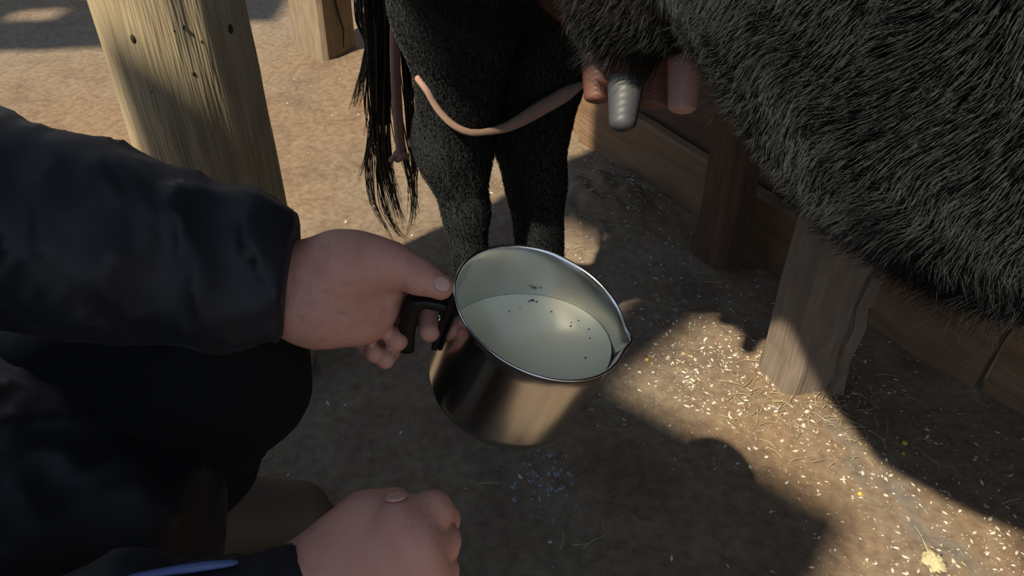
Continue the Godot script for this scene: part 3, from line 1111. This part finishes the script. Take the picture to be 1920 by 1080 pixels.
# ---------------------------------------------------------------- the person
func person_build() -> void:
	var pn := thing("person", "person in a dark navy jacket squatting and holding the milk jug", "person", Vector3.ZERO)
	var skin_m := mat(Color(0.7, 0.525, 0.46), 0.55, 0.0, 0.45)
	skin_m.subsurf_scatter_enabled = true
	skin_m.subsurf_scatter_strength = 0.12
	skin_m.albedo_texture = noise_tex(256, 0.02, 44, [Color(0.86, 0.78, 0.76), Color(1, 0.97, 0.95), Color(0.98, 0.93, 0.9), Color(0.9, 0.8, 0.78)], 4)
	skin_m.uv1_triplanar = true
	skin_m.uv1_scale = Vector3(7, 7, 7)
	skin_m.normal_enabled = true
	skin_m.normal_texture = bump_tex(256, 0.12, 45, 2.0)
	skin_m.normal_scale = 0.35
	var pel := Vector3(-0.78, 0.30, -0.26)
	var hl := Vector3(-0.74, 0.31, -0.37)
	var hr := Vector3(-0.74, 0.31, -0.14)
	var chest := Vector3(-0.68, 0.70, -0.27)
	var neck := Vector3(-0.60, 0.93, -0.27)
	var head := Vector3(-0.55, 1.09, -0.275)
	var sl := Vector3(-0.61, 0.85, -0.44)
	var sr := Vector3(-0.60, 0.84, -0.10)
	var el := Vector3(-0.395, 0.625, -0.455)
	var er := Vector3(-0.40, 0.515, -0.15)
	var wl := at(545, 537, 0.60)
	var wr := at(600, 1125, 0.50)
	var kl := at(385, 695, 0.70)
	var kr := Vector3(-0.17, 0.37, -0.13)
	var al := Vector3(-0.425, 0.09, -0.635)
	var ar := Vector3(-0.42, 0.09, -0.05)
	# --- skin: body, then both hands on a finer grid
	var f := Field.new()
	f.add([
		[pel, chest, 0.12, 0.13], [chest, neck, 0.12, 0.06], [neck, head + Vector3(-0.02, -0.06, 0), 0.055, 0.055],
		[head + Vector3(-0.03, 0.04, 0), head + Vector3(0.02, 0.03, 0), 0.088, 0.08], [head + Vector3(0.03, -0.03, 0), head + Vector3(0.05, -0.085, 0), 0.062, 0.038],
		[head + Vector3(0.092, 0.01, 0), head + Vector3(0.108, -0.025, 0), 0.011, 0.015],
		[head + Vector3(-0.01, 0.0, 0.083), head + Vector3(-0.015, -0.03, 0.08), 0.02, 0.014], [head + Vector3(-0.01, 0.0, -0.083), head + Vector3(-0.015, -0.03, -0.08), 0.02, 0.014],
		[sl, el, 0.05, 0.042], [el, wl, 0.04, 0.027], [sr, er, 0.05, 0.042], [er, wr, 0.04, 0.027], [sl, sr, 0.05, 0.05],
		[hl, kl, 0.075, 0.05], [kl, al, 0.05, 0.034], [hr, kr, 0.075, 0.05], [kr, ar, 0.05, 0.034],
	], 0.03, 0.03)
	var parts := [nets(f, Vector3(-1.0, 0.02, -0.75), Vector3(0.0, 1.3, 0.12), 0.013)]
	# left hand, thumb on top of the handle, fingers closing round the hook
	var h := Field.new()
	h.add([
		[wl + (el - wl) * 0.25, wl, 0.029, 0.029],
		[at(540, 555, 0.605), at(600, 575, 0.605), 0.027, 0.027],
		[at(548, 530, 0.60), at(640, 505, 0.592), 0.0285, 0.027],
		[at(640, 505, 0.592), at(700, 497, 0.592), 0.026, 0.018],
		[at(580, 575, 0.603), at(665, 605, 0.605), 0.026, 0.0165],
		[at(600, 540, 0.60), at(715, 530, 0.612), 0.027, 0.0165],
		[at(610, 560, 0.602), at(712, 562, 0.616), 0.027, 0.0165],
		[at(600, 580, 0.602), at(692, 598, 0.615), 0.026, 0.0155],
	], 0.014, 0.01)
	# thumb
	h.add([[at(680, 492, 0.59), at(738, 495, 0.588), 0.019, 0.0142], [at(738, 495, 0.588), at(782, 518, 0.588), 0.0138, 0.0128], [at(782, 518, 0.588), at(826, 538, 0.588), 0.0126, 0.0098]], 0.006, 0.014)
	# index finger round the hook
	h.add([[at(715, 530, 0.622), at(758, 552, 0.65), 0.0125, 0.0115], [at(758, 552, 0.65), at(800, 578, 0.655), 0.0112, 0.0108], [at(800, 578, 0.655), at(806, 600, 0.634), 0.0105, 0.0098], [at(806, 600, 0.634), at(806, 622, 0.62), 0.0098, 0.0084]], 0.003, 0.008)
	# middle
	h.add([[at(712, 565, 0.625), at(748, 592, 0.65), 0.0122, 0.011], [at(748, 592, 0.65), at(756, 618, 0.642), 0.0108, 0.01], [at(756, 618, 0.642), at(743, 640, 0.622), 0.0098, 0.0086]], 0.003, 0.008)
	# ring
	h.add([[at(694, 600, 0.625), at(716, 632, 0.645), 0.0118, 0.0104], [at(716, 632, 0.645), at(730, 655, 0.64), 0.01, 0.0094], [at(730, 655, 0.64), at(722, 674, 0.622), 0.009, 0.0078]], 0.003, 0.008)
	# little
	h.add([[at(670, 610, 0.62), at(688, 640, 0.634), 0.0105, 0.009], [at(688, 640, 0.634), at(698, 655, 0.632), 0.009, 0.008], [at(698, 655, 0.632), at(702, 664, 0.62), 0.008, 0.007]], 0.003, 0.008)
	var lo := Vector3.INF
	var hi := -Vector3.INF
	for g in h.groups:
		lo = lo.min(g[4] - Vector3.ONE * g[5])
		hi = hi.max(g[4] + Vector3.ONE * g[5])
	parts.append(nets(h, lo, hi, 0.0028))
	# right hand, loosely closed, back towards the viewer
	var k := Field.new()
	k.add([
		[wr + (er - wr) * 0.2, wr, 0.027, 0.028],
		[at(600, 1100, 0.50), at(745, 985, 0.478), 0.028, 0.0165],
		[at(620, 1115, 0.50), at(775, 1015, 0.474), 0.028, 0.0165],
		[at(640, 1130, 0.50), at(785, 1060, 0.474), 0.028, 0.016],
		[at(650, 1150, 0.50), at(775, 1110, 0.478), 0.027, 0.015],
		[at(600, 1070, 0.50), at(670, 990, 0.49), 0.024, 0.017],
	], 0.014, 0.01)
	k.add([[at(640, 1030, 0.497), at(690, 968, 0.49), 0.018, 0.014], [at(690, 968, 0.49), at(740, 944, 0.492), 0.0125, 0.0095]], 0.006, 0.012)
	k.add([[at(745, 985, 0.48), at(812, 957, 0.487), 0.0135, 0.0115], [at(812, 957, 0.487), at(832, 975, 0.51), 0.011, 0.0098], [at(832, 975, 0.51), at(805, 990, 0.525), 0.0095, 0.0085]], 0.005, 0.008)
	k.add([[at(775, 1015, 0.476), at(826, 1015, 0.492), 0.0135, 0.012], [at(826, 1015, 0.492), at(830, 1030, 0.52), 0.0115, 0.01], [at(830, 1030, 0.52), at(800, 1035, 0.53), 0.0095, 0.0085]], 0.005, 0.008)
	k.add([[at(785, 1060, 0.476), at(824, 1072, 0.492), 0.013, 0.0115], [at(824, 1072, 0.492), at(828, 1080, 0.52), 0.011, 0.0095], [at(828, 1080, 0.52), at(795, 1075, 0.53), 0.009, 0.008]], 0.005, 0.008)
	k.add([[at(775, 1110, 0.48), at(805, 1120, 0.497), 0.012, 0.0105], [at(805, 1120, 0.497), at(808, 1122, 0.52), 0.01, 0.009], [at(808, 1122, 0.52), at(785, 1115, 0.53), 0.0085, 0.0075]], 0.005, 0.008)
	lo = Vector3.INF
	hi = -Vector3.INF
	for g in k.groups:
		lo = lo.min(g[4] - Vector3.ONE * g[5])
		hi = hi.max(g[4] + Vector3.ONE * g[5])
	parts.append(nets(k, lo, hi, 0.0028))
	var bj := joined(parts)
	put("body", to_mesh(bj[0], bj[1], bj[2]), skin_m, pn)
	# nails
	var nail := mat(Color(0.72, 0.55, 0.49), 0.35, 0.0, 0.5)
	for q in [[h, 829, 532, at(826, 538, 0.588) - at(782, 518, 0.588), 0.0055], [k, 742, 930, at(740, 944, 0.492) - at(690, 968, 0.49), 0.006]]:
		var p := hit(q[0], q[1], q[2], 0.4)
		var up: Vector3 = q[0].normal(p, 0.002)
		var dir: Vector3 = q[3]
		dir = (dir - up * dir.dot(up)).normalized()
		var s := SphereMesh.new()
		s.radius = 1.0
		s.height = 2.0
		s.radial_segments = 16
		s.rings = 8
		var o := put("nail", s, nail, pn)
		o.transform = Transform3D(Basis(dir * q[4] * 1.15, up * 0.0014, dir.cross(up) * q[4]), p - up * 0.0005)
		o.set_meta("label", "pale thumbnail")
	# --- jacket
	var jk := Field.new()
	var e0 := (wl - el).normalized()
	var e1 := (wr - er).normalized()
	var cuff_l := at(549, 531, 0.6)
	var cuff_r := at(572, 1140, 0.49)
	jk.add([
		[pel + Vector3(0.02, 0.02, 0), chest, 0.155, 0.165], [chest, neck + Vector3(-0.01, -0.04, 0), 0.15, 0.075], [sl, sr, 0.085, 0.085],
		[sl, el, 0.085, 0.068], [el, el.lerp(cuff_l, 0.45), 0.068, 0.063], [el.lerp(cuff_l, 0.45), el.lerp(cuff_l, 0.82), 0.060, 0.053], [el.lerp(cuff_l, 0.82), cuff_l + e0 * 0.03, 0.045, 0.033],
		[Vector3(-0.62, 0.5, -0.3), at(165, 1000, 0.64), 0.13, 0.1], [Vector3(-0.62, 0.5, -0.3), at(-60, 900, 0.62), 0.13, 0.1],
		[sr, er, 0.085, 0.065], [er, er.lerp(cuff_r, 0.7), 0.058, 0.044], [er.lerp(cuff_r, 0.7), cuff_r + e1 * 0.03, 0.04, 0.033],
	], 0.03, 0.03)
	var wn := noise(9.0, 101, 2)
	wn.fractal_type = FastNoiseLite.FRACTAL_RIDGED
	var wn2 := noise(22.0, 102, 2)
	jk.has_wrinkle = true
	jk.wrinkle = func(p: Vector3) -> float:
		var q := Vector3(p.x * 1.5 + p.y * 0.5, p.y * 0.8, p.z * 0.7)
		return -0.0095 * maxf(wn.get_noise_3dv(q), -0.5) - 0.0012 * wn2.get_noise_3dv(q)
	jk.cuts = [[cuff_l, Vector3(0.95, 0.0, 0.0).lerp(e0, 0.5).normalized(), 0.09], [cuff_r, e1, 0.09]]
	var navy := mat(Color(0.072, 0.077, 0.094), 0.6, 0.0, 0.4)
	navy.rim_enabled = true
	navy.rim = 0.15
	var jb := nets(jk, Vector3(-1.05, 0.1, -0.66), Vector3(-0.05, 1.02, 0.12), 0.009)
	var jo := put("jacket", to_mesh(jb[0], jb[1], jb[2]), navy, pn)
	jo.set_meta("label", "dark navy jacket with gathered cuffs")
	var edge := []
	for q in [[215, 1090], [260, 1080], [320, 1071], [380, 1062], [430, 1056], [445, 1054]]:
		var p := hit(jk, q[0], q[1], 0.2)
		if p.distance_to(EYE) < 0.75: edge.append(p + (EYE - p).normalized() * 0.001)
	if edge.size() > 2:
		var pi := put("piping", tube(smooth_path(edge, 4), func(t): return 0.0028 * sin(0.3 + t * 2.5), 6), mat(Color(0.26, 0.33, 0.5), 0.6), pn)
		pi.set_meta("label", "light blue sleeve edge")
	# --- trousers
	var tr := Field.new()
	tr.add([
		[pel + Vector3(0, -0.02, -0.06), pel + Vector3(0, -0.02, 0.06), 0.15, 0.15],
		[hl, kl, 0.125, 0.084], [kl, kl.lerp(al, 0.55), 0.08, 0.07], [kl.lerp(al, 0.55), al, 0.07, 0.056],
		[hr, kr, 0.11, 0.082], [kr, kr.lerp(ar, 0.55), 0.08, 0.07], [kr.lerp(ar, 0.55), ar, 0.07, 0.056],
	], 0.03, 0.03)
	tr.has_wrinkle = true
	tr.wrinkle = func(p: Vector3) -> float: return -0.006 * wn.get_noise_3dv(p * 0.8)
	tr.cuts = [[al + Vector3(0, -0.02, 0), Vector3.DOWN, 0.12], [ar + Vector3(0, -0.02, 0), Vector3.DOWN, 0.12]]
	var tb := nets(tr, Vector3(-1.05, 0.02, -0.78), Vector3(0.0, 0.6, 0.12), 0.012)
	var to := put("trousers", to_mesh(tb[0], tb[1], tb[2]), mat(Color(0.06, 0.06, 0.064), 0.85, 0.0, 0.3), pn)
	to.set_meta("label", "black trousers")
	# --- boots
	for q in [[al, Vector3(0.97, 0, -0.1)], [ar, Vector3(0.97, 0, 0.1)]]:
		var bf := Field.new()
		var a: Vector3 = q[0]
		var d: Vector3 = q[1].normalized()
		bf.add([
			[a + Vector3(0, 0.06, 0), a + Vector3(0, -0.02, 0), 0.048, 0.05], [a + Vector3(0, -0.035, 0) - d * 0.03, a + Vector3(0, -0.035, 0) + d * 0.05, 0.046, 0.048],
			[a + Vector3(0, -0.03, 0) + d * 0.05, a + Vector3(0, -0.045, 0) + d * 0.15, 0.05, 0.043],
		], 0.03, 0.02)
		bf.cuts = [[Vector3(a.x, 0.012, a.z), Vector3.DOWN, 0.4]]
		var bb := nets(bf, a + Vector3(-0.12, -0.1, -0.12), a + Vector3(0.24, 0.14, 0.12), 0.008)
		var bo := put("boot", to_mesh(bb[0], bb[1], bb[2]), mat(Color(0.3, 0.25, 0.19), 0.7, 0.0, 0.4), pn)
		bo.set_meta("label", "muddy brown boot")
		var so := Field.new()
		so.add([[Vector3(a.x, 0.02, a.z) - d * 0.035, Vector3(a.x, 0.02, a.z) + d * 0.15, 0.054, 0.05]], 0.01, 0.01)
		so.cuts = [[Vector3(a.x, 0.024, a.z), Vector3.UP, 0.4], [Vector3(a.x, 0.0, a.z), Vector3.DOWN, 0.4]]
		var sb := nets(so, a + Vector3(-0.13, -0.11, -0.13), a + Vector3(0.26, -0.02, 0.13), 0.006)
		put("sole", to_mesh(sb[0], sb[1], sb[2]), mat(Color(0.16, 0.15, 0.14), 0.9), bo)
	# --- hair
	var hf := Field.new()
	hf.add([[head + Vector3(-0.035, 0.06, 0), head + Vector3(0.01, 0.058, 0), 0.092, 0.078], [head + Vector3(-0.06, 0.03, 0), head + Vector3(-0.06, -0.03, 0), 0.075, 0.06]], 0.03, 0.02)
	var hb := nets(hf, head - Vector3(0.2, 0.15, 0.15), head + Vector3(0.15, 0.2, 0.15), 0.01)
	put("hair", to_mesh(hb[0], hb[1], hb[2]), mat(Color(0.06, 0.055, 0.05), 0.6), pn)
	var ey := mat(Color(0.08, 0.06, 0.05), 0.2)
	for s in [1.0, -1.0]:
		var e := SphereMesh.new()
		e.radius = 0.011
		e.height = 0.022
		var o := put("eye", e, ey, pn)
		o.position = head + Vector3(0.083, 0.015, 0.032 * s)

# ---------------------------------------------------------------- chaff, straw and spilt milk
func litter() -> void:
	var r := RandomNumberGenerator.new()
	r.seed = 303
	var dn := noise(3.0, 304, 3)
	# pale chaff flakes trodden into the floor
	var parts := []
	var v := PackedVector3Array()
	var n := PackedVector3Array()
	var ix := PackedInt32Array()
	var c := PackedColorArray()
	var tries := 0
	var made := 0
	while made < 14000 and tries < 120000:
		tries += 1
		var p := Vector3(r.randf_range(-1.0, 1.3), 0, r.randf_range(-2.6, -0.35))
		var w := 0.05 if p.x > 0.32 or p.z < -1.15 else 0.016
		w += 0.8 * exp(-(Vector2(p.x - 0.47, p.z + 0.93).length_squared()) / 0.012)
		w += 0.9 * exp(-(Vector2(p.x - 0.35, p.z + 1.0).length_squared()) / 0.02)
		w += 0.85 * smoothstep(0.3, 0.62, p.x) * smoothstep(-0.95, -0.6, p.z)
		w += 0.3 * exp(-(Vector2(p.x - 0.25, p.z + 1.42).length_squared()) / 0.03)
		if p.x < -0.1 and p.z < -1.2: w *= 0.45
		w *= 0.5 + clampf(dn.get_noise_2d(p.x, p.z) + 0.45, 0, 1)
		if r.randf() > w: continue
		made += 1
		p.y = ground_y(p.x, p.z) + 0.0006
		var sz := 0.0007 + 0.0029 * pow(r.randf(), 5.0)
		var a := r.randf() * TAU
		var ln := sz * r.randf_range(1.0, 2.2)
		var d := Vector3(cos(a), r.randf_range(-0.2, 0.3), sin(a)).normalized()
		var s := d.cross(Vector3.UP).normalized()
		var up := s.cross(d)
		var o := v.size()
		var q := [d * ln, s * sz * 0.7, -d * ln, -s * sz * 0.7]
		for e in q:
			v.append(p + e)
			n.append(e.normalized() * 0.6 + Vector3.UP * 0.8)
		v.append(p + up * sz * 0.55)
		n.append(up)
		for e in 4: ix.append_array([o + e, o + (e + 1) % 4, o + 4])
		var t := r.randf()
		var k := Color(0.332, 0.300, 0.221).lerp(Color(0.474, 0.458, 0.395), t)
		if r.randf() < 0.12: k = Color(0.316, 0.245, 0.103)
		if r.randf() < 0.07: k = Color(0.08, 0.06, 0.04)
		for e in 5: c.append(k)
	var cm := mat(Color.WHITE, 0.85)
	cm.vertex_color_use_as_albedo = true
	var ch := put("chaff", to_mesh(v, n, ix, PackedVector2Array(), c), cm)
	tag(ch, "pale chaff and crumbs strewn over the earth floor", "chaff", "", "stuff")
	# straw stems
	parts = []
	for i in 220:
		var p := Vector3.ZERO
		var z := r.randf()
		if z < 0.55: p = Vector3(0.47 + r.randfn() * 0.07, 0, -0.9 + r.randfn() * 0.06)
		elif z < 0.88: p = Vector3(0.22 + r.randfn() * 0.08, 0, -1.45 + r.randfn() * 0.08)
		else: p = Vector3(r.randf_range(-0.3, 0.9), 0, r.randf_range(-1.5, -0.45))
		p.y = ground_y(p.x, p.z) + 0.002
		var a := r.randf() * TAU
		var L := r.randf_range(0.004, 0.018)
		var d := Vector3(cos(a), 0, sin(a)) * L
		var s := Vector3(-sin(a), 0, cos(a)) * L * r.randf_range(-0.3, 0.3)
		var path := smooth_path([p - d, p + s + Vector3.UP * r.randf() * 0.004, p + d], 3)
		var m := tube(path, func(_t): return 0.0006, 4)
		var ar := m.surface_get_arrays(0)
		parts.append([ar[Mesh.ARRAY_VERTEX], ar[Mesh.ARRAY_NORMAL], ar[Mesh.ARRAY_INDEX]])
	var g := joined(parts)
	var st := put("straw", to_mesh(g[0], g[1], g[2]), mat(Color(0.564, 0.523, 0.400), 0.8))
	tag(st, "short yellow straw bits lying on the floor by the posts", "straw", "", "stuff")
	# maize kernels
	var km := mat(Color(0.673, 0.546, 0.218), 0.5)
	for q in [[1697, 830, 0.0045, "plump yellow grain kernel beside a smaller kernel on the sunlit floor"], [1614, 922, 0.0038, "yellow grain kernel on the grey streaked part of the floor"], [1213, 674, 0.0036, "yellow grain kernel on the floor beside the jug's lip"], [1695, 848, 0.0028, "smallest yellow grain kernel next to the plump kernel"]]:
		var p := on_ground(q[0], q[1])
		var s := SphereMesh.new()
		s.radius = q[2]
		s.height = q[2] * 1.5
		s.radial_segments = 12
		s.rings = 6
		var o := put("grain_kernel", s, km)
		o.position = p + Vector3.UP * (ground_y(p.x, p.z) + q[2] * 0.4)
		tag(o, q[3], "grain", "grain kernels on the floor")
	# a pale crumpled husk with a stem
	var hp := on_ground(1752, 1052)
	var hk := thing("maize_husk", "pale yellow crumpled husk with a thin stem on the sunlit floor", "husk", Vector3(hp.x, ground_y(hp.x, hp.z), hp.z))
	var hn := noise(60.0, 707, 3)
	var hr := []
	for i in 13:
		var ring := PackedVector3Array()
		for q in 24:
			var th := PI * (i + 0.02) / 12.04
			var ph := TAU * q / 24
			var e := Vector3(sin(th) * cos(ph), cos(th) * 0.5, sin(th) * sin(ph) * 1.2)
			ring.append(e * (0.013 + 0.009 * hn.get_noise_3dv(e * 0.05)) + Vector3.UP * 0.003)
		hr.append(ring)
	put("husk", skin(hr, true, false), mat(Color(0.6, 0.57, 0.44), 0.85), hk)
	put("stem", tube(smooth_path([Vector3(-0.004, 0.006, -0.01), Vector3(-0.006, 0.01, -0.025), Vector3(-0.002, 0.004, -0.04), Vector3(-0.003, 0.002, -0.055)], 4), func(t): return 0.001 - 0.0006 * t, 5), mat(Color(0.6, 0.57, 0.44), 0.8), hk)
	# milk splashed on the floor beneath the jug
	var mv := []
	for i in 120:
		var px := 1015.0 + r.randfn() * 38.0
		var py := 893.0 + r.randfn() * 24.0 + (px - 1015.0) * 0.1
		var p := on_ground(px, py)
		p.y = ground_y(p.x, p.z) + 0.0006
		var rad := 0.0005 + 0.003 * pow(r.randf(), 3.0)
		var rings := []
		for e in [[1.0, 0.0], [0.7, 0.0006], [0.05, 0.0009]]:
			var ring := PackedVector3Array()
			for k in 12:
				var a := TAU * k / 12
				var rr: float = rad * e[0] * (1.0 + 0.35 * sin(a * 2.0 + i) + 0.2 * sin(a * 3.0 + i * 2.0))
				ring.append(p + Vector3(cos(a) * rr, e[1], sin(a) * rr * 1.2))
			rings.append(ring)
		var m := skin(rings, true, false)
		var ar := m.surface_get_arrays(0)
		mv.append([ar[Mesh.ARRAY_VERTEX], ar[Mesh.ARRAY_NORMAL], ar[Mesh.ARRAY_INDEX]])
	g = joined(mv)
	var ms := put("milk_splash", to_mesh(g[0], g[1], g[2]), mat(Color(0.45, 0.47, 0.52), 0.3))
	tag(ms, "thin bluish milk drops splashed on the floor under the jug", "milk splash", "", "stuff")
